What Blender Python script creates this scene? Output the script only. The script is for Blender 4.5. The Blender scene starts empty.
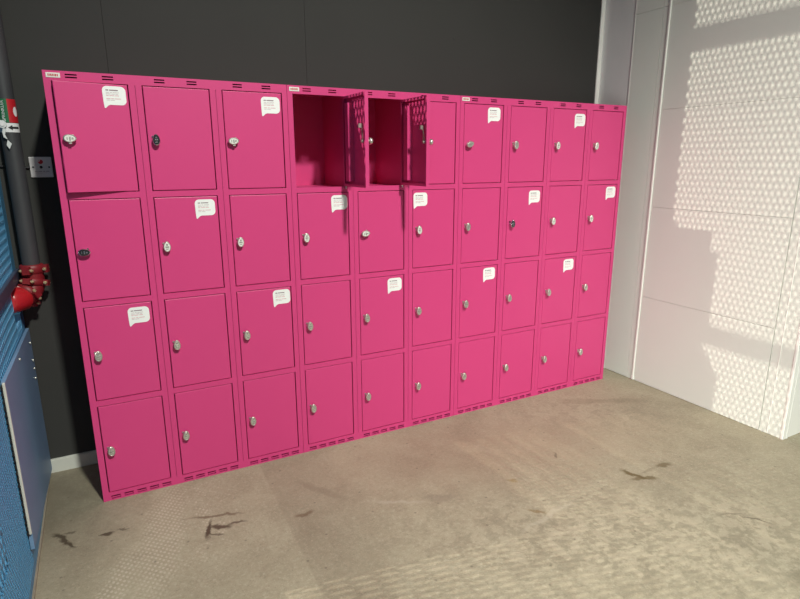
import bpy, bmesh, math, random
from mathutils import Vector, Matrix
random.seed(7)
SC = bpy.context.scene
COL = SC.collection
PI = math.pi

# ------------------------------------------------------------------ helpers
def lin(c):
    c = c / 255.0
    return c / 12.92 if c <= 0.04045 else ((c + 0.055) / 1.055) ** 2.4
def rgb(r, g, b): return (lin(r), lin(g), lin(b), 1.0)

def mat(name, col, rough=0.5, metal=0.0, noise=0.0, nscale=8.0, bump=0.0, bscale=200.0, spec=0.5):
    m = bpy.data.materials.new(name); m.use_nodes = True
    nt = m.node_tree; b = nt.nodes['Principled BSDF']
    b.inputs['Base Color'].default_value = col
    b.inputs['Roughness'].default_value = rough
    b.inputs['Metallic'].default_value = metal
    b.inputs['Specular IOR Level'].default_value = spec
    tc = nt.nodes.new('ShaderNodeTexCoord')
    if noise > 0:
        n = nt.nodes.new('ShaderNodeTexNoise'); n.inputs['Scale'].default_value = nscale
        n.inputs['Detail'].default_value = 5
        nt.links.new(tc.outputs['Object'], n.inputs['Vector'])
        mx = nt.nodes.new('ShaderNodeMix'); mx.data_type = 'RGBA'
        mx.inputs['A'].default_value = tuple(c * (1 - noise) for c in col[:3]) + (1,)
        mx.inputs['B'].default_value = tuple(min(1, c * (1 + noise)) for c in col[:3]) + (1,)
        nt.links.new(n.outputs['Fac'], mx.inputs['Factor'])
        nt.links.new(mx.outputs['Result'], b.inputs['Base Color'])
    if bump > 0:
        n2 = nt.nodes.new('ShaderNodeTexNoise'); n2.inputs['Scale'].default_value = bscale
        nt.links.new(tc.outputs['Object'], n2.inputs['Vector'])
        bp = nt.nodes.new('ShaderNodeBump'); bp.inputs['Strength'].default_value = bump
        bp.inputs['Distance'].default_value = 0.002
        nt.links.new(n2.outputs['Fac'], bp.inputs['Height'])
        nt.links.new(bp.outputs['Normal'], b.inputs['Normal'])
    return m

class MB:
    """collects shapes for ONE mesh"""
    def __init__(s): s.v = []; s.f = []; s.m = []; s.sm = []; s.mats = []
    def mi(s, m):
        if m not in s.mats: s.mats.append(m)
        return s.mats.index(m)
    def add(s, vs, fs, m, smooth=False):
        o = len(s.v); s.v += [tuple(v) for v in vs]
        k = s.mi(m)
        for f in fs:
            s.f.append(tuple(o + i for i in f)); s.m.append(k); s.sm.append(smooth)
    def box(s, x0, x1, y0, y1, z0, z1, m):
        vs = [(x, y, z) for x in (x0, x1) for y in (y0, y1) for z in (z0, z1)]
        s.add(vs, [(0,1,3,2),(4,6,7,5),(0,4,5,1),(2,3,7,6),(0,2,6,4),(1,5,7,3)], m)
    def cbox(s, x0, x1, y0, y1, z0, z1, c, m):
        """box with chamfered edges (each face inset by c)"""
        b = bmesh.new()
        bmesh.ops.create_cube(b, size=1)
        for v in b.verts:
            v.co = Vector(((x0+x1)/2 + v.co.x*(x1-x0), (y0+y1)/2 + v.co.y*(y1-y0), (z0+z1)/2 + v.co.z*(z1-z0)))
        bmesh.ops.bevel(b, geom=list(b.edges), offset=c, segments=2, affect='EDGES', profile=0.5)
        s.bm(b, m); b.free()
    def bm(s, b, m, smooth=False):
        b.verts.index_update()
        s.add([v.co[:] for v in b.verts], [[v.index for v in f.verts] for f in b.faces], m, smooth)
    def cyl(s, p0, p1, r0, m, r1=None, n=20, caps=True, smooth=True):
        p0, p1 = Vector(p0), Vector(p1); r1 = r0 if r1 is None else r1
        d = (p1 - p0).normalized(); a = d.orthogonal().normalized(); b = d.cross(a)
        vs = []
        for p, r in ((p0, r0), (p1, r1)):
            vs += [p + (a*math.cos(2*PI*i/n) + b*math.sin(2*PI*i/n))*r for i in range(n)]
        s.add(vs, [(i, (i+1) % n, n+(i+1) % n, n+i) for i in range(n)], m, smooth)
        if caps:
            s.add(vs[:n], [tuple(range(n))[::-1]], m); s.add(vs[n:], [tuple(range(n))], m)
    def tube(s, pts, rad, m, n=24, caps=True):
        """swept circle along pts with a radius per point"""
        pts = [Vector(p) for p in pts]; k = len(pts); rings = []
        t0 = (pts[1]-pts[0]).normalized(); a = t0.orthogonal().normalized()
        for i in range(k):
            t = (pts[min(i+1, k-1)] - pts[max(i-1, 0)]).normalized()
            a = (a - t*a.dot(t)).normalized(); b = t.cross(a)
            rings.append([pts[i] + (a*math.cos(2*PI*j/n) + b*math.sin(2*PI*j/n))*rad[i] for j in range(n)])
        vs = [v for r in rings for v in r]
        fs = [(i*n+j, i*n+(j+1) % n, (i+1)*n+(j+1) % n, (i+1)*n+j) for i in range(k-1) for j in range(n)]
        s.add(vs, fs, m, True)
        if caps:
            s.add(rings[0], [tuple(range(n))[::-1]], m); s.add(rings[-1], [tuple(range(n))], m)
    def prism_xz(s, poly, y0, y1, m):
        n = len(poly)
        vs = [(x, y0, z) for x, z in poly] + [(x, y1, z) for x, z in poly]
        s.add(vs, [tuple(range(n)), tuple(range(n, 2*n))[::-1]] + [(i, i+n, (i+1) % n+n, (i+1) % n) for i in range(n)], m)
    def prism_yz(s, poly, x0, x1, m):
        n = len(poly)
        vs = [(x0, y, z) for y, z in poly] + [(x1, y, z) for y, z in poly]
        s.add(vs, [tuple(range(n)), tuple(range(n, 2*n))[::-1]] + [(i, i+n, (i+1) % n+n, (i+1) % n) for i in range(n)], m)
    def mesh(s, name):
        me = bpy.data.meshes.new(name); me.from_pydata(s.v, [], s.f)
        for m in s.mats: me.materials.append(m)
        me.polygons.foreach_set('material_index', s.m)
        me.polygons.foreach_set('use_smooth', s.sm)
        me.update()
        return me
    def fix(s, me):
        b = bmesh.new(); b.from_mesh(me); bmesh.ops.recalc_face_normals(b, faces=b.faces); b.to_mesh(me); b.free()
    def build(s, name, parent=None, fix=True):
        me = s.mesh(name)
        if fix: s.fix(me)
        return link(name, me, parent)

def link(name, data, parent=None, loc=None):
    o = bpy.data.objects.new(name, data); COL.objects.link(o)
    if parent is not None: o.parent = parent
    if loc is not None: o.location = loc
    return o
def tag(o, label=None, cat=None, group=None, kind=None):
    if label: o['label'] = label
    if cat: o['category'] = cat
    if group: o['group'] = group
    if kind: o['kind'] = kind
    return o
def struct(o): o['kind'] = 'structure'; return o

# ------------------------------------------------------------------ materials
PINK = mat('pink_powder_coat', (0.625, 0.050, 0.196, 1), rough=0.42, noise=0.03, nscale=3.0, bump=0.04, bscale=450, spec=0.4)
SILVER = mat('brushed_lock_metal', (0.68, 0.66, 0.60, 1), rough=0.38, metal=0.85)
SILVER2 = mat('lock_face_embossing', (0.42, 0.41, 0.37, 1), rough=0.5, metal=0.6)
CHROME = mat('polished_chrome', (0.62, 0.62, 0.64, 1), rough=0.08, metal=1.0)
DARKM = mat('dark_lock_dial', (0.03, 0.03, 0.035, 1), rough=0.2, metal=0.3)
PALE = mat('pale_lock_face', (0.80, 0.79, 0.73, 1), rough=0.3, metal=0.1)
WHITE = mat('sticker_white', (0.86, 0.85, 0.84, 1), rough=0.5)
TXT = mat('sticker_heading_ink', (0.25, 0.17, 0.20, 1), rough=0.6)
TXT2 = mat('sticker_small_print', (0.60, 0.50, 0.52, 1), rough=0.6)
TXT3 = mat('sticker_pink_print', (0.70, 0.36, 0.42, 1), rough=0.6)
RED2 = mat('glossy_red_paint', (0.42, 0.014, 0.020, 1), rough=0.3, noise=0.10, nscale=18)
RED = mat('red_enamel', (0.20, 0.010, 0.016, 1), rough=0.5, noise=0.12, nscale=20)
BOLT = mat('yellow_zinc_bolt', (0.60, 0.48, 0.30, 1), rough=0.4, metal=0.6)
PIPEG = mat('grey_pipe_paint', (0.048, 0.047, 0.052, 1), rough=0.5, noise=0.1, nscale=14)
BLUE = mat('blue_mesh_paint', (0.065, 0.235, 0.420, 1), rough=0.45, noise=0.06, nscale=6)
BLUE2 = mat('blue_grey_sheet_paint', (0.150, 0.250, 0.400, 1), rough=0.5, noise=0.10, nscale=5)
RAILC = mat('dull_blue_rail_paint', (0.040, 0.048, 0.085, 1), rough=0.5)
DARKW = mat('dark_board_paint', (0.036, 0.0345, 0.0325, 1), rough=0.75, noise=0.10, nscale=2.2, bump=0.08, bscale=120, spec=0.3)
WALLW = mat('white_wall_panel', (0.73, 0.755, 0.695, 1), rough=0.55, noise=0.02, nscale=2.0, spec=0.35)
TRIMW = mat('white_trim', (0.84, 0.825, 0.78, 1), rough=0.45)
POSTG = mat('grey_galvanised_post', (0.78, 0.79, 0.77, 1), rough=0.5, metal=0.1, noise=0.05, nscale=5)
BASEW = mat('grey_white_skirting', (0.56, 0.55, 0.50, 1), rough=0.6, noise=0.08, nscale=15)
STEEL = mat('grey_cover_plate', (0.66, 0.62, 0.63, 1), rough=0.45, metal=0.1)
BLACK = mat('black_rubber', (0.012, 0.010, 0.012, 1), rough=0.6)
GREENL = mat('green_label', (0.010, 0.130, 0.050, 1), rough=0.5)
REDL = mat('red_label', (0.50, 0.012, 0.020, 1), rough=0.5)
WHITEL = mat('white_label', (0.78, 0.76, 0.78, 1), rough=0.5)
FOIL = mat('bright_foil', (0.80, 0.80, 0.80, 1), rough=0.3, metal=0.2)
CEIL = mat('ceiling_paint', (0.60, 0.60, 0.58, 1), rough=0.8, noise=0.05)
KERB = mat('concrete_kerb', (0.25, 0.21, 0.16, 1), rough=0.85, noise=0.25, nscale=14)

# ------------------------------------------------------------------ floor material
def floor_material():
    m = bpy.data.materials.new('worn_concrete_floor'); m.use_nodes = True
    nt = m.node_tree; N = nt.nodes; L = nt.links; bs = N['Principled BSDF']
    geo = N.new('ShaderNodeTexCoord'); P = geo.outputs['Object']
    def math_(op, a, b=None, clamp=False):
        n = N.new('ShaderNodeMath'); n.operation = op; n.use_clamp = clamp
        for i, v in enumerate((a, b)):
            if v is None: continue
            if hasattr(v, 'is_linked'): L.new(v, n.inputs[i])
            else: n.inputs[i].default_value = v
        return n.outputs[0]
    def noise(scale, detail=6, rough=0.6, vec=None, dist=0.0):
        n = N.new('ShaderNodeTexNoise'); n.inputs['Scale'].default_value = scale
        n.inputs['Detail'].default_value = detail; n.inputs['Roughness'].default_value = rough
        n.inputs['Distortion'].default_value = dist
        L.new(vec if vec is not None else P, n.inputs['Vector']); return n
    def ramp(v, a, b):
        n = N.new('ShaderNodeMapRange'); n.clamp = True
        n.inputs['From Min'].default_value = a; n.inputs['From Max'].default_value = b
        L.new(v, n.inputs['Value']); return n.outputs[0]
    def mix(fac, a, b):
        n = N.new('ShaderNodeMix'); n.data_type = 'RGBA'
        if hasattr(fac, 'is_linked'): L.new(fac, n.inputs['Factor'])
        else: n.inputs['Factor'].default_value = fac
        for k, v in (('A', a), ('B', b)):
            if hasattr(v, 'is_linked'): L.new(v, n.inputs[k])
            else: n.inputs[k].default_value = v
        return n.outputs['Result']
    warp = noise(14, 4)
    sub = N.new('ShaderNodeVectorMath'); sub.operation = 'SUBTRACT'
    L.new(warp.outputs['Color'], sub.inputs[0]); sub.inputs[1].default_value = (0.5, 0.5, 0.5)
    def warped(amount):
        sc = N.new('ShaderNodeVectorMath'); sc.operation = 'SCALE'; sc.inputs['Scale'].default_value = amount
        L.new(sub.outputs[0], sc.inputs[0])
        ad = N.new('ShaderNodeVectorMath'); ad.operation = 'ADD'
        L.new(P, ad.inputs[0]); L.new(sc.outputs[0], ad.inputs[1]); return ad.outputs[0]
    W1 = warped(0.065); W2 = warped(0.30)
    def blob(x, y, ang, a, b, vec, soft=0.25):
        """1 inside an ellipse at (x, y), a by b half sizes, turned by ang degrees"""
        mp = N.new('ShaderNodeMapping'); mp.vector_type = 'TEXTURE'
        mp.inputs['Location'].default_value = (x, y, 0)
        mp.inputs['Rotation'].default_value = (0, 0, math.radians(ang))
        mp.inputs['Scale'].default_value = (a, b, 50)
        L.new(vec, mp.inputs['Vector'])
        ln = N.new('ShaderNodeVectorMath'); ln.operation = 'LENGTH'; L.new(mp.outputs[0], ln.inputs[0])
        return ramp(ln.outputs['Value'], 1 + soft, 1 - soft)
    big = noise(1.3, 5, 0.6, dist=0.4).outputs['Fac']
    mid = noise(6.5, 7, 0.65, dist=0.6).outputs['Fac']
    fine = noise(60, 8, 0.85).outputs['Fac']
    c = mix(ramp(big, 0.32, 0.70), (0.275, 0.236, 0.165, 1), (0.375, 0.332, 0.235, 1))
    c = mix(math_('MULTIPLY', ramp(mid, 0.45, 0.70), 0.40), c, (0.460, 0.410, 0.300, 1))
    c = mix(math_('MULTIPLY', ramp(mid, 0.42, 0.28), 0.40), c, (0.225, 0.190, 0.135, 1))
    c = mix(math_('MULTIPLY', ramp(fine, 0.52, 0.66), 0.60), c, (0.520, 0.475, 0.370, 1))
    c = mix(math_('MULTIPLY', ramp(fine, 0.46, 0.32), 0.60), c, (0.140, 0.118, 0.085, 1))
    grit = noise(160, 3, 0.6).outputs['Fac']
    c = mix(math_('MULTIPLY', ramp(grit, 0.60, 0.68), 0.45), c, (0.560, 0.510, 0.400, 1))
    c = mix(math_('MULTIPLY', ramp(grit, 0.38, 0.31), 0.50), c, (0.110, 0.090, 0.065, 1))
    # slab joint with a slightly darker strip to its right
    sx = N.new('ShaderNodeSeparateXYZ'); L.new(P, sx.inputs[0])
    jx = math_('ADD', sx.outputs['X'], math_('MULTIPLY', sx.outputs['Y'], -0.026))
    strip = math_('MULTIPLY', ramp(jx, 0.668, 0.676), ramp(jx, 1.05, 0.85))
    c = mix(math_('MULTIPLY', strip, 0.18), c, (0.160, 0.120, 0.085, 1))
    # reddish foot-traffic tone and flaked paler patches
    c = mix(math_('MULTIPLY', blob(1.75, -0.42, -12, 0.75, 0.28, W2, 0.6), 0.30), c, (0.280, 0.175, 0.120, 1))
    flake = noise(15, 8, 0.72, vec=P, dist=0.25).outputs['Fac']
    fm = math_('MULTIPLY', ramp(flake, 0.50, 0.53), math_('ADD', blob(1.75, -1.22, -28, 0.62, 0.24, W2, 0.6), blob(2.3, -1.55, -28, 0.5, 0.2, W2, 0.6), True))
    c = mix(math_('MULTIPLY', fm, 0.42), c, (0.470, 0.405, 0.300, 1))
    gm = math_('MULTIPLY', ramp(flake, 0.49, 0.45), math_('ADD', blob(1.9, -1.3, -28, 1.0, 0.4, W2, 0.6), blob(2.55, -0.35, -30, 0.55, 0.22, W2, 0.6), True))
    c = mix(math_('MULTIPLY', gm, 0.38), c, (0.230, 0.200, 0.145, 1))
    # left corner's shade painted into the floor as a dirt-brown blob
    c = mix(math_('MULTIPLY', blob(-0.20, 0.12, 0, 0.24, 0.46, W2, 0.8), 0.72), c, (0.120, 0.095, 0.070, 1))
    # lattice of pale dots in long patches on the left
    mp = N.new('ShaderNodeMapping'); mp.inputs['Rotation'].default_value = (0, 0, math.radians(38))
    mp.inputs['Scale'].default_value = (62, 50, 0)
    L.new(warped(0.006), mp.inputs['Vector'])
    vo = N.new('ShaderNodeTexVoronoi'); vo.inputs['Scale'].default_value = 1.0; vo.inputs['Randomness'].default_value = 0.12
    vo.voronoi_dimensions = '2D'
    L.new(mp.outputs[0], vo.inputs['Vector'])
    dots = ramp(vo.outputs['Distance'], 0.36, 0.20)
    dm = math_('ADD', blob(0.20, -0.36, 78, 0.34, 0.075, W1, 0.35), blob(0.02, -0.60, 70, 0.20, 0.045, W1, 0.35), True)
    dm = math_('MULTIPLY', math_('ADD', dm, math_('MULTIPLY', blob(0.36, -0.35, 80, 0.30, 0.13, W2, 0.5), ramp(flake, 0.50, 0.6)), True), dots)
    c = mix(math_('MULTIPLY', dm, 0.85), c, (0.500, 0.435, 0.340, 1))
    # single stains
    for (x, y, ang, a, b, k, col) in [
        (-0.150, -0.195, -62, 0.055, 0.010, .85, (0.045, 0.030, 0.018, 1)),
        (-0.118, -0.252, -60, 0.028, 0.006, .8, (0.05, 0.035, 0.02, 1)),
        (-0.125, -0.175, -10, 0.020, 0.006, .6, (0.06, 0.04, 0.03, 1)),
        (0.008, -0.246, -12, 0.024, 0.010, .85, (0.05, 0.035, 0.02, 1)),
        (0.060, -0.240, -16, 0.022, 0.004, .7, (0.08, 0.06, 0.04, 1)),
        (0.405, -0.325, -16, 0.105, 0.009, .65, (0.105, 0.062, 0.035, 1)),
        (0.368, -0.410, 70, 0.060, 0.010, .9, (0.055, 0.032, 0.018, 1)),
        (0.420, -0.410, -20, 0.045, 0.013, .85, (0.06, 0.035, 0.02, 1)),
        (0.480, -0.415, -14, 0.030, 0.007, .75, (0.07, 0.045, 0.03, 1)),
        (0.385, -0.445, -30, 0.030, 0.006, .7, (0.07, 0.045, 0.03, 1)),
        (0.735, -0.488, -2, 0.036, 0.013, .6, (0.100, 0.050, 0.022, 1)),
        (0.86, -0.36, -60, 0.14, 0.020, .22, (0.12, 0.085, 0.06, 1)),
        (2.194, -0.925, -70, 0.055, 0.014, .8, (0.105, 0.070, 0.018, 1)),
        (2.215, -0.975, -28, 0.060, 0.013, .7, (0.110, 0.075, 0.022, 1)),
        (2.395, -0.935, -5, 0.040, 0.014, .7, (0.105, 0.075, 0.030, 1)),
        (2.290, -0.935, -5, 0.050, 0.008, .35, (0.13, 0.10, 0.06, 1)),
        (1.604, -0.925, -50, 0.045, 0.009, .6, (0.200, 0.130, 0.045, 1)),
        (1.66, -0.70, -40, 0.022, 0.010, .5, (0.22, 0.15, 0.04, 1)),
        (2.001, -0.616, 60, 0.030, 0.005, .6, (0.12, 0.085, 0.055, 1)),
        (2.36, -1.40, -55, 0.060, 0.005, .7, (0.10, 0.075, 0.05, 1)),
        (2.30, -1.33, -20, 0.06, 0.004, .5, (0.13, 0.10, 0.07, 1)),
        (2.80, -0.30, -25, 0.16, 0.030, .28, (0.15, 0.12, 0.08, 1)),
        (2.60, -0.20, -25, 0.12, 0.035, .28, (0.17, 0.13, 0.085, 1)),
        (2.22, -1.72, -30, 0.14, 0.05, .45, (0.15, 0.125, 0.085, 1)),
        (1.30, -0.66, -28, 0.07, 0.025, .35, (0.19, 0.155, 0.12, 1)),
        (1.12, -0.60, -28, 0.11, 0.010, .40, (0.46, 0.41, 0.33, 1)),
        (1.62, -0.98, 10, 0.16, 0.010, .40, (0.47, 0.42, 0.33, 1)),
    ]:
        c = mix(math_('MULTIPLY', blob(x, y, ang, a, b, W1, 0.35), k), c, col)
    # scattered specks
    vs = N.new('ShaderNodeTexVoronoi'); vs.inputs['Scale'].default_value = 4.3; vs.voronoi_dimensions = '2D'
    L.new(P, vs.inputs['Vector'])
    c = mix(math_('MULTIPLY', ramp(vs.outputs['Distance'], 0.030, 0.012), 0.45), c, (0.08, 0.06, 0.045, 1))
    L.new(c, bs.inputs['Base Color'])
    bs.inputs['Specular IOR Level'].default_value = 0.35
    L.new(math_('ADD', math_('MULTIPLY', mid, 0.3), 0.50), bs.inputs['Roughness'])
    bp = N.new('ShaderNodeBump'); bp.inputs['Strength'].default_value = 0.12; bp.inputs['Distance'].default_value = 0.004
    L.new(math_('ADD', fine, mid), bp.inputs['Height']); L.new(bp.outputs['Normal'], bs.inputs['Normal'])
    return m
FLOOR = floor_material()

# ------------------------------------------------------------------ the setting
XR = 3.165      # white wall on the right
XL = -0.222     # blue mesh wall on the left
YB = 0.395      # dark board wall behind the lockers
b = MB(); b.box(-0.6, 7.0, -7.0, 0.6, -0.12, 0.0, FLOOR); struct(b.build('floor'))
b = MB(); b.box(-0.6, 7.0, -7.0, 0.6, 6.0, 6.15, CEIL); struct(b.build('ceiling'))

b = MB()                                            # dark boards with open joints
xs = [-0.60, 0.231, 1.131, 3.137]
for i in range(3):
    b.box(xs[i] + 0.0006, xs[i+1] - 0.0006, YB, YB + 0.02, 0.0, 6.0, DARKW)
b.box(-0.60, 3.30, YB + 0.02, YB + 0.12, 0.0, 6.0, DARKW)
for (x, z) in [(.209, 2.04), (.254, 2.037), (.22, 1.872), (.687, 1.856), (1.02, 2.088), (1.109, 2.09), (1.152, 1.9), (.25, 1.6), (2.01, 2.1), (2.05, 1.95)]:
    b.cyl((x, YB + 0.001, z), (x, YB - 0.0015, z), 0.0042, BLACK, n=10)
wall_back = struct(b.build('wall_back'))
b = MB(); b.box(XL, 3.137, YB - 0.015, YB, 0.0, 0.062, BASEW); b.box(XL, 3.137, YB - 0.011, YB, 0.062, 0.065, BASEW)
struct(b.build('baseboard_back'))

b = MB()                                            # right wall: panels with open joints over a core
g = 0.0012
b.box(XR + 0.006, XR + 0.50, -1.052, 0.14, 0.0, 6.0, WALLW)
ys = [-1.058, -0.940, -0.106, -0.057, 0.14]
for i in range(4):
    zs = [0.004, 0.578, 1.150, 1.725, 2.297, 6.0] if i == 1 else [0.004, 2.297, 6.0]
    for j in range(len(zs) - 1):
        b.box(XR, XR + 0.02, ys[i] + (0.0026 if i == 1 else g), ys[i+1] - g, zs[j] + g*0.7, zs[j+1] - g*0.7, WALLW)
wall_right = struct(b.build('wall_right'))
b = MB(); b.cbox(XR - 0.007, XR + 0.004, -0.110, -0.100, 0.004, 6.0, 0.002, TRIMW)
b.cbox(XR - 0.010, XR + 0.004, -0.114, -0.098, 0.004, 0.03, 0.002, TRIMW); struct(b.build('trim_1'))
b = MB(); b.cbox(XR - 0.0015, XR + 0.004, -0.985, -0.981, 0.004, 6.0, 0.001, TRIMW); struct(b.build('trim_2'))
b = MB(); b.cbox(XR - 0.004, XR + 0.03, -1.066, -1.050, 0.0, 6.0, 0.004, TRIMW)
b.cbox(XR + 0.030, XR + 0.044, -1.066, -1.050, 0.0, 6.0, 0.002, TRIMW); struct(b.build('trim_3'))
b = MB(); b.box(XR + 0.03, XR + 0.50, -1.060, -1.050, 0.0, 6.0, TRIMW); struct(b.build('wall_right_end'))
b = MB()                                            # grey post between white wall and dark boards
b.box(XR + 0.004, XR + 0.50, 0.141, YB + 0.12, 0.0, 6.0, POSTG)
b.cbox(XR - 0.001, XR + 0.006, 0.136, 0.143, 0.0, 6.0, 0.001, TRIMW)
struct(b.build('wall_right_post'))
b = MB(); b.cbox(3.139, XR + 0.006, YB - 0.006, YB + 0.02, 0.066, 6.0, 0.003, TRIMW); struct(b.build('trim_4'))

# left wall: punched blue steel mesh, real holes with depth so the sun comes through it
def mesh_cells(b, y0, y1, z0, z1, py, pz, ry, rz, x0, x1, m, skip=None, n=6):
    ny = int(round((y1 - y0) / py)); nz = int(round((z1 - z0) / pz))
    py = (y1 - y0) / ny; pz = (z1 - z0) / nz
    for k in range(nz):
        off = 0.5 if k % 2 else 0.0
        za, zb = z0 + k*pz, z0 + (k+1)*pz
        if off:
            cols = [(y0, y0 + 0.5*py, False)] + [(y0 + (i+0.5)*py, y0 + (i+1.5)*py, True) for i in range(ny-1)] + [(y1 - 0.5*py, y1, False)]
        else:
            cols = [(y0 + i*py, y0 + (i+1)*py, True) for i in range(ny)]
        for ya, yb, hole in cols:
            yc, zc = (ya+yb)/2, (za+zb)/2
            if not hole:
                b.add([(x1, ya, za), (x1, yb, za), (x1, yb, zb), (x1, ya, zb)], [(0,1,2,3)], m); continue
            h = [(yc, zc - rz), (yc + ry, zc - rz*0.45), (yc + ry, zc + rz*0.45), (yc, zc + rz), (yc - ry, zc + rz*0.45), (yc - ry, zc - rz*0.45)]
            o = [(yc, za), (yb, za), (yb, zb), (yc, zb), (ya, zb), (ya, za)]
            vs = [(x1, *q) for q in h] + [(x1, *q) for q in o] + [(x0, *q) for q in h]
            fs = [(i, (i+1) % 6, 6+(i+1) % 6, 6+i) for i in range(6)] + [(i, 12+i, 12+(i+1) % 6, (i+1) % 6) for i in range(6)]
            b.add(vs, fs, m)
b = MB()
X0, X1 = XL - 0.009, XL
YE = 0.300
def diamond_mesh(b, y0, y1, z0, z1, hw, hh, ry, rz, x0, x1, m, solid):
    """expanded metal: staggered rhombic cells with a hole in each"""
    vs, fs = [], []
    for k in range(int((z1 - z0)/hh) + 1):
        zc = z0 + k*hh
        for i in range(int((y1 - y0)/(2*hw)) + 1):
            yc = y1 - 2*hw*i - (hw if k % 2 else 0)
            if solid(yc, zc): continue
            q = 0.3
            h = [(0, -rz), (ry, -rz*q), (ry, rz*q), (0, rz), (-ry, rz*q), (-ry, -rz*q)]
            o = [(0, -hh), (hw*0.85, -hh*0.15), (hw*0.85, hh*0.15), (0, hh), (-hw*0.85, hh*0.15), (-hw*0.85, -hh*0.15)]
            n = len(vs)
            vs += [(x1, yc+a, zc+c_) for a, c_ in h] + [(x1, yc+a, zc+c_) for a, c_ in o] + [(x0, yc+a, zc+c_) for a, c_ in h] + [(x1, yc+hw, zc), (x1, yc-hw, zc)]
            fs += [(n+t_, n+(t_+1) % 6, n+6+(t_+1) % 6, n+6+t_) for t_ in range(6)] + [(n+t_, n+12+t_, n+12+(t_+1) % 6, n+(t_+1) % 6) for t_ in range(6)]
            fs += [(n+7, n+18, n+8), (n+10, n+19, n+11)]
    b.add(vs, fs, m)
def no_mesh(y, z):
    if z < 0.31: return True
    if y > -0.75 and z < 0.75: return True
    if y > 0.15 and 0.76 < z < 0.975: return True        # the red branch passes here
    return any(a < z < c_ for a, c_ in ((0.945, 0.975), (1.755, 1.827), (3.39, 3.475)))
diamond_mesh(b, -2.2, YE, 0.30, 4.05, 0.0155, 0.035, 0.0084, 0.0200, X0 - 0.0005, X1 - 0.0005, BLUE, no_mesh)
mesh_cells(b, -1.20, -0.36, 0.045, 0.30, 0.017, 0.0145, 0.0060, 0.0055, XL - 0.004, X1, BLUE)
mesh_cells(b, -0.75, -0.36, 0.30, 0.73, 0.017, 0.0145, 0.0060, 0.0055, XL - 0.004, X1, BLUE)
b.box(XL - 0.012, XL - 0.004, -1.20, -0.30, 0.0, 0.30, BLUE)          # sheet backing the fine mesh
b.box(XL - 0.012, XL - 0.004, -0.75, -0.30, 0.30, 0.73, BLUE)
b.box(XL - 0.012, XL, -0.36, YE, 0.0, 0.73, BLUE)
b.box(XL - 0.012, XL, -2.2, -1.20, 0.0, 0.30, BLUE)
b.box(XL - 0.012, XL, -1.20, -0.36, 0.0, 0.045, BLUE)
for (za, zb) in ((1.741, 1.841), (3.378, 3.488), (0.94, 0.98)):       # rails of the frame
    b.box(XL - 0.030, XL, -2.2, YE, za, zb, BLUE)
for (za, zb) in ((0.0, 0.80), (0.94, 6.0)):                          # end post, open where the red pipe passes
    b.box(XL - 0.05, XL, YE, YB + 0.02, za, zb, BLUE)
b.box(XL - 0.05, XL, -2.4, -2.2, 0.0, 6.0, BLUE)
b.box(XL - 0.05, XL, -7.0, -5.8, 0.0, 6.0, BLUE)
b.box(XL - 0.05, XL, -5.8, -2.4, 2.6, 6.0, BLUE)      # above an unseen opening made so sun bounces off the floor
b.box(XL - 0.030, XL, -2.2, YE, 4.0, 6.0, BLUE)
# unseen plates added outside the mesh, shaped to block sun for the shadow outlines
b.prism_yz([(0.022, 1.741), (-0.102, 1.573), (-0.102, 1.20), (YE, 1.20), (YE, 1.741)], XL - 0.030, XL - 0.022, BLUE)
b.prism_yz([(-0.03, 1.841), (-0.001, 1.946), (0.147, 2.22), (0.24, 2.39), (YE, 2.44), (YE, 1.841)], XL - 0.030, XL - 0.022, BLUE)
wall_left = struct(b.build('wall_left', fix=False))
b = MB()
b.cbox(XL, XL + 0.014, -2.2, YE + 0.08, 0.938, 0.984, 0.002, RAILC); struct(b.build('trim_5'))
b = MB(); b.box(XL - 0.05, XL + 0.007, -2.2, 0.30, 0.0, 0.010, KERB); struct(b.build('trim_6'))

# blue sheet bolted over the lower mesh
panel = tag(link('sheet_panel', None, loc=(XL, 0, 0.10)), 'flat blue-grey steel sheet bolted low on the blue mesh wall', 'panel')
b = MB(); b.prism_yz([(-0.392, 0.012), (0.380, -0.078), (0.380, 0.615), (-0.392, 0.635)], 0.002, 0.014, BLUE2)
b.build('sheet', panel)
b = MB(); b.cbox(0.006, 0.014, -0.402, -0.392, 0.075, 0.635, 0.002, BASEW)
es = b.build('edge_strip', panel); es['label'] = 'pale grey metal edge strip'
b = MB()
for k in range(24):  # black teeth modelled in place of the serrated shadow beside the strip
    z = 0.070 + k*0.0235
    b.prism_xz([(0.0005, z + 0.006), (0.006, z), (0.006, z + 0.0235), (0.0005, z + 0.014)], -0.406, -0.398, BLACK)
b.build('serrated_shadow', panel)
for (y, z) in [(-0.025, 0.597), (0.33, 0.56), (0.33, 0.48), (0.335, 0.44), (0.32, 0.40)]:
    b = MB(); b.cyl((0.013, y, z), (0.018, y, z), 0.006, SILVER, n=12); b.build('bolt', panel)

# ------------------------------------------------------------------ lockers
CW, H, DEP = 0.30, 1.75, 0.375
DW, DH, RZ0, RP = 0.246, 0.396, 0.040, 0.4255     # door width, height, first door bottom, row pitch

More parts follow.
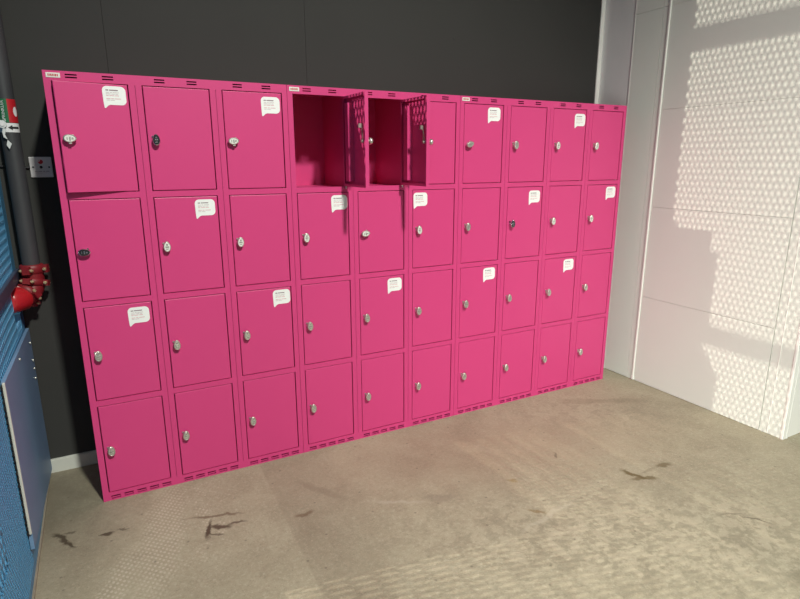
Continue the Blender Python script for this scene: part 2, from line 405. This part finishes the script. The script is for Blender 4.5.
def holed_sheet(b, W, holes, H, depth, m):
    """front sheet at y=0 with rectangular holes whose edges run back by depth"""
    xs = sorted({0.0, W, *[round(h[0], 5) for h in holes], *[round(h[1], 5) for h in holes]})
    zs = sorted({0.0, H, *[round(h[2], 5) for h in holes], *[round(h[3], 5) for h in holes]})
    nx, nz = len(xs) - 1, len(zs) - 1
    full = [[0]*nz for _ in range(nx)]
    for i in range(nx):
        xc = (xs[i]+xs[i+1])/2
        for j in range(nz):
            zc = (zs[j]+zs[j+1])/2
            for h in holes:
                if h[0] < xc < h[1] and h[2] < zc < h[3]: full[i][j] = 2 if h[3]-h[2] > 0.1 and h[1]-h[0] > 0.1 else 1; break
    vs, fs, idx = [], [], {}
    Y = (0.0, 0.0012, depth)
    def V(i, j, k):
        if (i, j, k) not in idx: idx[(i, j, k)] = len(vs); vs.append((xs[i], Y[k], zs[j]))
        return idx[(i, j, k)]
    F = lambda i, j: full[i][j] if 0 <= i < nx and 0 <= j < nz else 2
    for i in range(nx):
        for j in range(nz):
            if full[i][j]: continue
            fs.append((V(i,j,0), V(i+1,j,0), V(i+1,j+1,0), V(i,j+1,0)))
            fs.append((V(i,j,1), V(i,j+1,1), V(i+1,j+1,1), V(i+1,j,1)))
            k = F(i-1, j)
            if k: fs.append((V(i,j,0), V(i,j+1,0), V(i,j+1,k), V(i,j,k)))
            k = F(i+1, j)
            if k: fs.append((V(i+1,j,0), V(i+1,j,k), V(i+1,j+1,k), V(i+1,j+1,0)))
            k = F(i, j-1)
            if k: fs.append((V(i,j,0), V(i,j,k), V(i+1,j,k), V(i+1,j,0)))
            k = F(i, j+1)
            if k: fs.append((V(i,j+1,0), V(i+1,j+1,0), V(i+1,j+1,k), V(i,j+1,k)))
    b.add(vs, fs, m)

# door (origin at its hinge line, lower right front corner); a shallow tray with a stiffener inside
b = MB()
t, d, c = 0.0015, 0.018, 0.0025
def ringv(x0, x1, z0, z1, y): return [(x0, y, z0), (x1, y, z0), (x1, y, z1), (x0, y, z1)]
vs = ringv(-DW+c, -c, c, DH-c, 0) + ringv(-DW+c*.3, -c*.3, c*.3, DH-c*.3, c*.3) + ringv(-DW, 0, 0, DH, c) + ringv(-DW, 0, 0, DH, d) \
   + ringv(-DW+.012, -.012, .012, DH-.012, d) + ringv(-DW+.012, -.012, .012, DH-.012, d-t) + ringv(-DW+t, -t, t, DH-t, d-t) + ringv(-DW+t, -t, t, DH-t, t*1.5)
fs = [(0, 1, 2, 3)] + [(k*4+i, k*4+(i+1) % 4, (k+1)*4+(i+1) % 4, (k+1)*4+i) for k in range(7) for i in range(4)] + [(28, 31, 30, 29)]
b.add(vs, fs, PINK)
b.box(-0.088, -0.052, 0.002, 0.028, 0.024, 0.364, PINK)
b.cyl((-0.006, 0.010, -0.012), (-0.006, 0.010, 0.0), 0.003, SILVER, n=10)
DOOR = b.mesh('door'); b.fix(DOOR)

# lock: round neck and egg-shaped turning knob with an embossed face
def lock_mesh(name, body, face, emb, tab=False):
    b = MB()
    b.cyl((0, 0.002, 0), (0, -0.004, 0), 0.0125, body, n=24)
    b.cyl((0, -0.003, 0), (0, -0.012, 0), 0.0085, body, n=20)
    n = 32
    def egg(s, y, inset=0.0):
        out = []
        for i in range(n):
            a = 2*PI*i/n
            w = 0.0143 - inset; h = 0.0222 - inset
            x = w*math.cos(a)*(1 - 0.10*math.sin(a)); z = h*math.sin(a)
            out.append((x*s, y, z*s))
        return out
    prof = [(0.90, -0.0105), (1.0, -0.0125), (1.0, -0.0195), (0.95, -0.0220), (0.86, -0.0230)]
    rings = [egg(s, y) for s, y in prof]
    vs = [v for r in rings for v in r]
    b.add(vs, [(k*n+i, k*n+(i+1) % n, (k+1)*n+(i+1) % n, (k+1)*n+i) for k in range(len(prof)-1) for i in range(n)], body, True)
    b.add(rings[0], [tuple(range(n))[::-1]], body)
    b.add(rings[-1] + egg(0.80, -0.0218), [(i, (i+1) % n, n+(i+1) % n, n+i) for i in range(n)], emb, True)
    b.add(egg(0.80, -0.0218), [tuple(range(n))], face)
    b.cbox(-0.0065, 0.0065, -0.0245, -0.0215, -0.0025, 0.0025, 0.0008, emb)
    b.cyl((0, -0.0215, 0.0085), (0, -0.0238, 0.0085), 0.0036, emb, n=14)
    b.cbox(-0.005, 0.005, -0.0235, -0.0215, -0.0105, -0.0075, 0.0006, emb)
    if tab: b.cbox(0.0110, 0.0205, -0.0200, -0.0120, -0.0055, 0.0055, 0.0015, body)
    b.cyl((-0.0105, 0.001, 0.0125), (-0.0105, -0.0045, 0.0125), 0.0042, body, n=14)
    me = b.mesh(name); b.fix(me); return me
LOCK = {'silver': lock_mesh('lock', SILVER, SILVER, SILVER2),
        'dark': lock_mesh('lock_dark', CHROME, DARKM, CHROME),
        'tab': lock_mesh('lock_tab', SILVER, PALE, SILVER2, True),
        'pale': lock_mesh('lock_pale', SILVER, PALE, SILVER2)}

# inside latch of an open door
b = MB()
b.cyl((0, 0.002, 0), (0, 0.014, 0), 0.010, CHROME, n=20)
b.cyl((0, 0.014, 0), (0, 0.022, 0), 0.0065, SILVER, n=6)
b.prism_xz([(-0.008, -0.008), (0.008, -0.008), (0.007, 0.030), (0.016, 0.070), (0.009, 0.072), (-0.004, 0.034)], 0.014, 0.018, SILVER)
b.box(0.004, 0.016, 0.014, 0.030, 0.055, 0.072, SILVER)
LATCH = b.mesh('latch'); b.fix(LATCH)

# speech-bubble sticker, origin at its upper left corner
b = MB()
def bubble(w=0.081, h=0.067, r=0.017, tail=0.012):
    pts = []
    def arc(cx, cz, a0, a1):
        for i in range(7):
            a = math.radians(a0 + (a1-a0)*i/6); pts.append((cx + r*math.cos(a), cz + r*math.sin(a)))
    arc(r, -r, 180, 90); arc(w-r, -r, 90, 0); arc(w-r, -h+r, 0, -90)
    pts.extend([(0.024, -h), (0.018, -h-0.002), (0.012, -h-0.007), (0.007, -h-tail), (0.003, -h-tail), (0.002, -h-0.006), (0.001, -h+0.01)])
    return pts
poly = [(x, z) for x, z in bubble()]
b.prism_xz(poly, -0.0006, 0.0002, WHITE)
def words(x0, z, hgt, lens, m):
    x = x0
    for w in lens:
        b.add([(x, -0.0008, z), (x+w, -0.0008, z), (x+w, -0.0008, z-hgt), (x, -0.0008, z-hgt)], [(0,1,2,3)], m); x += w + 0.0025
words(0.012, -0.0125, 0.0040, (0.010, 0.030), TXT)
words(0.012, -0.0215, 0.0026, (0.012, 0.007, 0.021), TXT2)
words(0.012, -0.0270, 0.0026, (0.016, 0.012, 0.009), TXT2)
words(0.012, -0.0325, 0.0026, (0.009, 0.016, 0.014), TXT3)
words(0.012, -0.0435, 0.0026, (0.014, 0.009, 0.022), TXT3)
words(0.012, -0.0490, 0.0026, (0.011, 0.015), TXT2)
STICK = b.mesh('sticker')

# small maker plate on the lintel
b = MB(); b.cbox(0, 0.045, -0.0016, 0.0004, 0, 0.017, 0.0006, PALE)
x = 0.006
for w in (0.004, 0.003, 0.005, 0.004, 0.003, 0.005, 0.004):
    b.add([(x, -0.0018, 0.0045), (x+w*0.8, -0.0018, 0.0045), (x+w*0.8, -0.0018, 0.0125), (x, -0.0018, 0.0125)], [(0,1,2,3)], REDL); x += w + 0.0008
BRAND = b.mesh('maker_plate')

STICKERS = {(1,1): .157, (3,1): .157, (2,2): .154, (4,2): .161, (6,2): .002, (8,2): .149, (10,2): .155, (1,3): .154,
            (3,3): .161, (5,3): .153, (7,3): .150, (9,3): .147, (7,1): .146, (9,1): .158}
SZ = {(1,1): -.007, (3,1): -.016, (8,2): -.020, (9,1): -.022, (3,3): -.009, (1,3): -.017}
TURN = {(1,1): ('tab', 90), (4,1): ('silver', 90), (5,1): ('silver', 90), (1,2): ('dark', 92), (2,1): ('dark', 0), (3,1): ('tab', 86), (5,2): ('pale', 82), (7,1): ('silver', 70),
        (2,2): ('pale', 0), (3,2): ('pale', 2), (4,2): ('pale', 0), (6,2): ('pale', -4), (8,2): ('dark', 0), (9,1): ('pale', 5), (10,1): ('pale', 8), (9,2): ('pale', 0), (10,2): ('pale', 0)}
OPEN = {(1,1): 7.6, (4,1): 90.0, (5,1): 90.5}

def make_unit(first, cols, label):
    x0 = CW*(first-1)
    W = CW*cols - 0.0016
    u = tag(link('locker_unit', None, loc=(x0 + 0.0008, 0, 0)), label, 'lockers', 'pink steel locker units')
    # carcass: sides, dividers, shelves, back, top, bottom
    b = MB(); s = 0.0009
    for i in range(cols + 1):
        x = min(max(CW*i, s), W - s)
        b.box(x - s, x + s, 0.0125, DEP, 0.002, H - 0.001, PINK)
    b.box(0, W, DEP - 0.002, DEP, 0.002, H - 0.001, PINK)
    b.box(0, W, 0.002, DEP, H - 0.0015, H, PINK)
    b.box(0, W, 0.002, DEP, 0.0, 0.002, PINK)
    for r in range(4):
        z = RZ0 - 0.008 + RP*r
        b.box(0.002, W - 0.002, 0.0125, DEP - 0.002, z - 0.001, z + 0.001, PINK)
    b.build('carcass', u)
    # face frame with door openings, vent slots and the fine joints between columns
    holes = []
    for i in range(cols):
        xo = CW*i
        for r in range(4):
            z = RZ0 + RP*r
            holes.append((xo + 0.0235, xo + 0.0235 + DW + 0.007, z - 0.0026, z + DH + 0.0030))
        for xs in (0.070, 0.190):
            for z in (1.7265, 1.7360): holes.append((xo + xs, xo + xs + 0.038, z, z + 0.0050))
        for k in range(5):
            for z in (0.0070, 0.0165): holes.append((xo + 0.031 + 0.0515*k, xo + 0.031 + 0.0515*k + 0.037, z, z + 0.0055))
        if i: holes.append((xo - 0.0007, xo + 0.0007, 0.037, 1.7145))
    b = MB(); holed_sheet(b, W, holes, H, 0.012, PINK)
    b.build('face_frame', u, fix=False)
    pl = link('maker_plate', BRAND, u, (0.010, 0, 1.7255)); pl['label'] = 'small pale maker plate with red print'
    for i in range(cols):
        for r in range(1, 5):
            key = (first + i, r)
            dr = link('door', DOOR, u, (CW*i + 0.027 + DW, 0.0012, RZ0 + RP*(4 - r)))
            a = OPEN.get(key, 0.0 if key[0] % 2 else random.uniform(0.1, 0.5))
            dr.rotation_euler = (0, 0, math.radians(a))
            if a > 80: dr['label'] = 'locker door swung wide open'
            elif a > 5: dr['label'] = 'locker door standing ajar'
            kind, ang = TURN.get(key, ('silver', random.uniform(-4, 4)))
            lk = link('lock', LOCK[kind], dr, (-DW + 0.0285, 0, 0.197 + random.uniform(-.001, .001)))
            lk.rotation_euler = (0, math.radians(ang), 0)
            lk['label'] = ('oval metal lock knob turned sideways' if abs(ang) > 45 else 'upright oval metal lock knob')
            if a > 80: link('latch', LATCH, dr, (-DW + 0.0285, 0, 0.197))
            if key in STICKERS:
                sk = link('sticker', STICK, dr, (-DW + STICKERS[key], -0.0003, DH + SZ.get(key, -.012)))
                sk['label'] = 'white speech-bubble sticker with small print'
    return u
make_unit(1, 3, 'pink three-column locker unit beside the pipe, its top left door ajar')
make_unit(4, 3, 'pink three-column locker unit with two open top doors, middle of the row')
make_unit(7, 4, 'pink four-column locker unit next to the white wall, all doors closed')

# ------------------------------------------------------------------ riser pipe in the left corner
PX, PYY, PR = -0.1565, 0.335, 0.0335
pipe = tag(link('fire_pipe', None, loc=(0, 0, 0)), 'dark grey vertical pipe with red elbow fittings in the left corner', 'pipe')
b = MB(); b.cyl((PX, PYY, 1.00), (PX, PYY, 6.0), PR, PIPEG, n=32, caps=True); b.build('riser', pipe)
def coupling(c, axis, r, w):
    """grooved clamp: two half shells with bolt ears"""
    b = MB(); c = Vector(c); ax = Vector(axis).normalized()
    pts = [c + ax*w*k for k in (-.5, -.42, -.15, .15, .42, .5)]
    b.tube(pts, [r*0.9, r, r*1.06, r*1.06, r, r*0.9], RED, n=28)
    if abs(ax.z) > 0.7: ears = [Vector((0.97, -0.25, 0)), Vector((-0.30, -0.95, 0))]
    else:
        e0 = ax.cross(Vector((0.7, -0.75, 0.1))).normalized(); e0 = e0 if e0.z < 0 else -e0; ears = [e0, Vector((0.69, -0.72, 0))]
    ears = [(e - ax*e.dot(ax)).normalized() for e in ears]
    for side in ears:
        e = c + side*(r + 0.008)
        u = ax.cross(side).normalized()
        vs = [e + side*p*0.010 + ax*q*w*0.40 + u*h*0.014 for p in (-1, 1) for q in (-1, 1) for h in (-1, 1)]
        b.add(vs, [(0,1,3,2),(4,6,7,5),(0,4,5,1),(2,3,7,6),(0,2,6,4),(1,5,7,3)], RED)
    o = b.build('coupling', pipe); o['label'] = 'red clamp coupling'
    for side in ears:
        e = c + side*(r + 0.010)
        u = ax.cross(side).normalized()
        k = MB(); k.cyl(e - u*0.027, e + u*0.027, 0.0040, BOLT, n=10); k.cyl(e - u*0.023, e - u*0.016, 0.0072, BOLT, n=6); k.cyl(e + u*0.016, e + u*0.023, 0.0072, BOLT, n=6)
        k.build('bolt', o)
EZ = 0.872
BD = Vector((-0.72, -0.69, 0)).normalized()
EC = Vector((PX, PYY - 0.003, 0))
coupling(EC + Vector((0, 0, 0.985)), (0, 0, 1), 0.0440, 0.040)
b = MB(); R_ = 0.060; pts = [EC + Vector((0, 0, EZ + R_ + 0.045))]
for i in range(11):
    a = PI/2*i/10
    pts.append(EC + BD*(R_ - R_*math.cos(a)) + Vector((0, 0, EZ + R_ - R_*math.sin(a))))
b.tube(pts, [0.041]*12, RED, n=28); el = b.build('elbow', pipe); el['label'] = 'glossy red pipe elbow'
coupling(EC + BD*0.006 + Vector((0, 0, EZ + 0.058)), tuple(Vector((0, 0, 1)) - BD*0.25), 0.0450, 0.030)
coupling(EC + BD*0.040 + Vector((0, 0, EZ + 0.014)), tuple(-BD + Vector((0, 0, 0.55))), 0.0470, 0.030)
b = MB(); P0 = EC + BD*0.052 + Vector((0, 0, EZ - 0.002))
b.tube([P0, P0 + BD*0.006, P0 + BD*0.075, P0 + BD*0.083], [0.046, 0.050, 0.052, 0.046], RED2, n=32)
st = b.build('branch', pipe); st['label'] = 'red branch running into the blue wall'
def wrap(b, a0, a1, z0, z1, m, r=PR + 0.0006, n=14):
    vs = []
    for i in range(n+1):
        a = math.radians(a0 + (a1-a0)*i/n)
        for z in (z0, z1): vs.append((PX + r*math.sin(a), PYY - r*math.cos(a), z))
    b.add(vs, [(2*i, 2*i+2, 2*i+3, 2*i+1) for i in range(n)], m, True)
def wrap_text(b, body, size, a_mid, z0, r, m, up=True):
    cu = bpy.data.curves.new('lettering', 'FONT'); cu.body = body; cu.size = size; cu.align_x = 'CENTER' if not up else 'LEFT'
    ob = bpy.data.objects.new('lettering', cu); COL.objects.link(ob)
    bpy.context.view_layer.update()
    me = bpy.data.meshes.new_from_object(ob.evaluated_get(bpy.context.evaluated_depsgraph_get()))
    vs = []
    for v in me.vertices:
        s, z = (-v.co.y, v.co.x) if up else (v.co.x, v.co.y)
        a = math.radians(a_mid) + s/r
        vs.append((PX + r*math.sin(a), PYY - r*math.cos(a), z0 + z))
    fs = [tuple(p.vertices) for p in me.polygons]
    b.add(vs, fs, m)
    bpy.data.objects.remove(ob); bpy.data.curves.remove(cu); bpy.data.meshes.remove(me)
b = MB()
wrap(b, -95, 12, 1.582, 1.672, GREENL, PR + 0.0006)
wrap(b, 12, 105, 1.582, 1.672, REDL, PR + 0.0006)
vs = []
for k in range(14):
    th = 2*PI*k/14; a = math.radians(60) + 0.010*math.cos(th)/PR
    r = PR + 0.0012; vs.append((PX + r*math.sin(a), PYY - r*math.cos(a), 1.625 + 0.019*math.sin(th)))
b.add(vs, [tuple(range(14))], WHITEL)
wrap_text(b, 'SPRINKLER', 0.0165, -8, 1.586, PR + 0.0012, WHITEL)
wrap_text(b, 'SPRINKLER', 0.0165, -42, 1.586, PR + 0.0012, WHITEL)
lb = b.build('pipe_label', pipe, fix=False); lb['label'] = 'green and red pipe label with white lettering'
b = MB(); wrap(b, -110, 110, 1.545, 1.580, WHITEL)
r_ = PR + 0.0012
def on_pipe(sx, z):
    a = math.radians(34) + sx/r_; return (PX + r_*math.sin(a), PYY - r_*math.cos(a), 1.5625 + z)
for k in range(8):                                   # shaft, then the head, bent round the pipe
    u, v = -0.006 + 0.026*k/8, -0.006 + 0.026*(k+1)/8
    b.add([on_pipe(u, -0.004), on_pipe(v, -0.004), on_pipe(v, 0.004), on_pipe(u, 0.004)], [(0,1,2,3)], BLACK)
for k in range(5):
    u, v = -0.022 + 0.016*k/5, -0.022 + 0.016*(k+1)/5
    hu, hv = 0.010*k/5, 0.010*(k+1)/5
    b.add([on_pipe(u, -hu), on_pipe(v, -hv), on_pipe(v, hv), on_pipe(u, hu)], [(0,1,2,3)], BLACK)
ab = b.build('arrow_band', pipe, fix=False); ab['label'] = 'white band with a black arrow'
tg = tag(link('metal_tag', None, loc=(PX - 0.018, PYY - PR - 0.006, 1.575)), 'small shiny tag dangling from the grey pipe under its label', 'tag')
b = MB(); b.cyl((0, 0.004, 0.0), (0, -0.004, 0.0), 0.015, FOIL, n=20); b.cyl((0, -0.004, 0), (0, -0.007, 0), 0.008, WHITEL, n=16); b.build('disc', tg)
b = MB()
b.prism_xz([(0.000, -0.014), (0.010, -0.018), (0.004, -0.040), (0.010, -0.058), (-0.002, -0.050), (-0.004, -0.030)], -0.002, 0.001, FOIL)
b.prism_xz([(0.010, -0.060), (0.022, -0.075), (0.012, -0.096), (0.004, -0.080)], -0.004, -0.001, FOIL)
b.build('ribbon', tg)

# ------------------------------------------------------------------ cover plate on the dark wall
pt = tag(link('cover_plate', None, loc=(-0.071, YB, 1.4075)), 'square grey metal cover plate on dark wall between pipe and lockers', 'wall plate')
b = MB(); b.cbox(-0.0415, 0.0415, -0.008, 0.0, -0.0425, 0.0425, 0.003, STEEL)
for (z, lens) in ((-0.016, (0.010, 0.014, 0.008, 0.012)), (-0.021, (0.016, 0.007, 0.015)), (-0.026, (0.008, 0.018))):
    x = -0.025
    for w in lens:
        b.add([(x, -0.0083, z), (x+w, -0.0083, z), (x+w, -0.0083, z-0.0025), (x, -0.0083, z-0.0025)], [(0,1,2,3)], TXT2 if z < -0.02 else TXT); x += w + 0.003
b.build('plate', pt)
b = MB(); b.cyl((0, -0.0075, 0.0), (0, -0.010, 0.0), 0.0058, BLACK, n=16); b.build('socket', pt)
b = MB(); b.cyl((0, -0.0075, 0.022), (0, -0.0084, 0.022), 0.0105, WHITEL, n=24); b.cyl((0, -0.0084, 0.022), (0, -0.0087, 0.022), 0.0095, REDL, n=24)
b.prism_xz([(-0.008, 0.024), (-0.005, 0.022), (0.000, 0.030), (-0.002, 0.031)], -0.0090, -0.0087, WHITEL)
b.build('emblem', pt)
for sx in (-1, 1):
    b = MB(); b.cyl((0.029*sx, -0.0075, 0), (0.029*sx, -0.0095, 0), 0.0036, DARKM, n=12); b.build('screw', pt)
cb = MB(); cb.tube([(-0.113, YB - 0.005, 1.405), (-0.135, YB - 0.006, 1.407), (XL + 0.006, YB - 0.006, 1.412)], [0.005]*3, BLACK, n=10)
tag(cb.build('cable'), 'thin black cable running from the cover plate behind the pipe', 'cable')

# ------------------------------------------------------------------ light
sd = bpy.data.lights.new('sun', 'SUN'); sd.energy = 2.7; sd.angle = math.radians(0.34); sd.color = (1.0, 0.93, 0.80)
so = link('sun', sd); so.rotation_euler = Vector((1, -0.166, -0.396)).to_track_quat('-Z', 'Y').to_euler()
ld = bpy.data.lights.new('ceiling_spot', 'SPOT'); ld.energy = 2100; ld.color = (0.95, 1.0, 0.90)
ld.shadow_soft_size = 0.20; ld.spot_size = math.radians(60); ld.spot_blend = 1.0
lo = link('ceiling_spot', ld, loc=(1.35, -5.0, 5.7))
lo.rotation_euler = (Vector((1.25, -0.45, 0.15)) - Vector(lo.location)).to_track_quat('-Z', 'Y').to_euler()
dd = bpy.data.lights.new('added_low_fill', 'AREA'); dd.shape = 'RECTANGLE'; dd.size = 1.6; dd.size_y = 0.9; dd.energy = 17; dd.color = (0.97, 1.0, 0.93)  # added fill lamp to brighten the foot of the white wall
dd.spread = math.radians(75)
do = link('added_low_fill', dd, loc=(-0.15, -2.95, 0.62)); do.rotation_euler = (Vector((3.165, -0.5, -0.25)) - Vector(do.location)).to_track_quat('-Z', 'Y').to_euler()
w = bpy.data.worlds.new('daylight'); SC.world = w; w.use_nodes = True
bg = w.node_tree.nodes['Background']; bg.inputs['Color'].default_value = (0.90, 0.97, 1.0, 1); bg.inputs['Strength'].default_value = 0.22

# ------------------------------------------------------------------ camera
cd = bpy.data.cameras.new('camera'); cam = link('camera', cd)
cd.sensor_fit = 'HORIZONTAL'; cd.sensor_width = 36.0; cd.lens = 562.56 / 800 * 36.0
cam.location = (0.1219, -2.5022, 1.42865); cam.rotation_euler = (1.32992696, 0.00195109, -0.48905496)
cd.clip_start = 0.05
SC.camera = cam
SC.view_settings.view_transform = 'Standard'; SC.view_settings.look = 'None'
SC.view_settings.exposure = 0.0; SC.view_settings.gamma = 1.0; SC.view_settings.use_curve_mapping = False
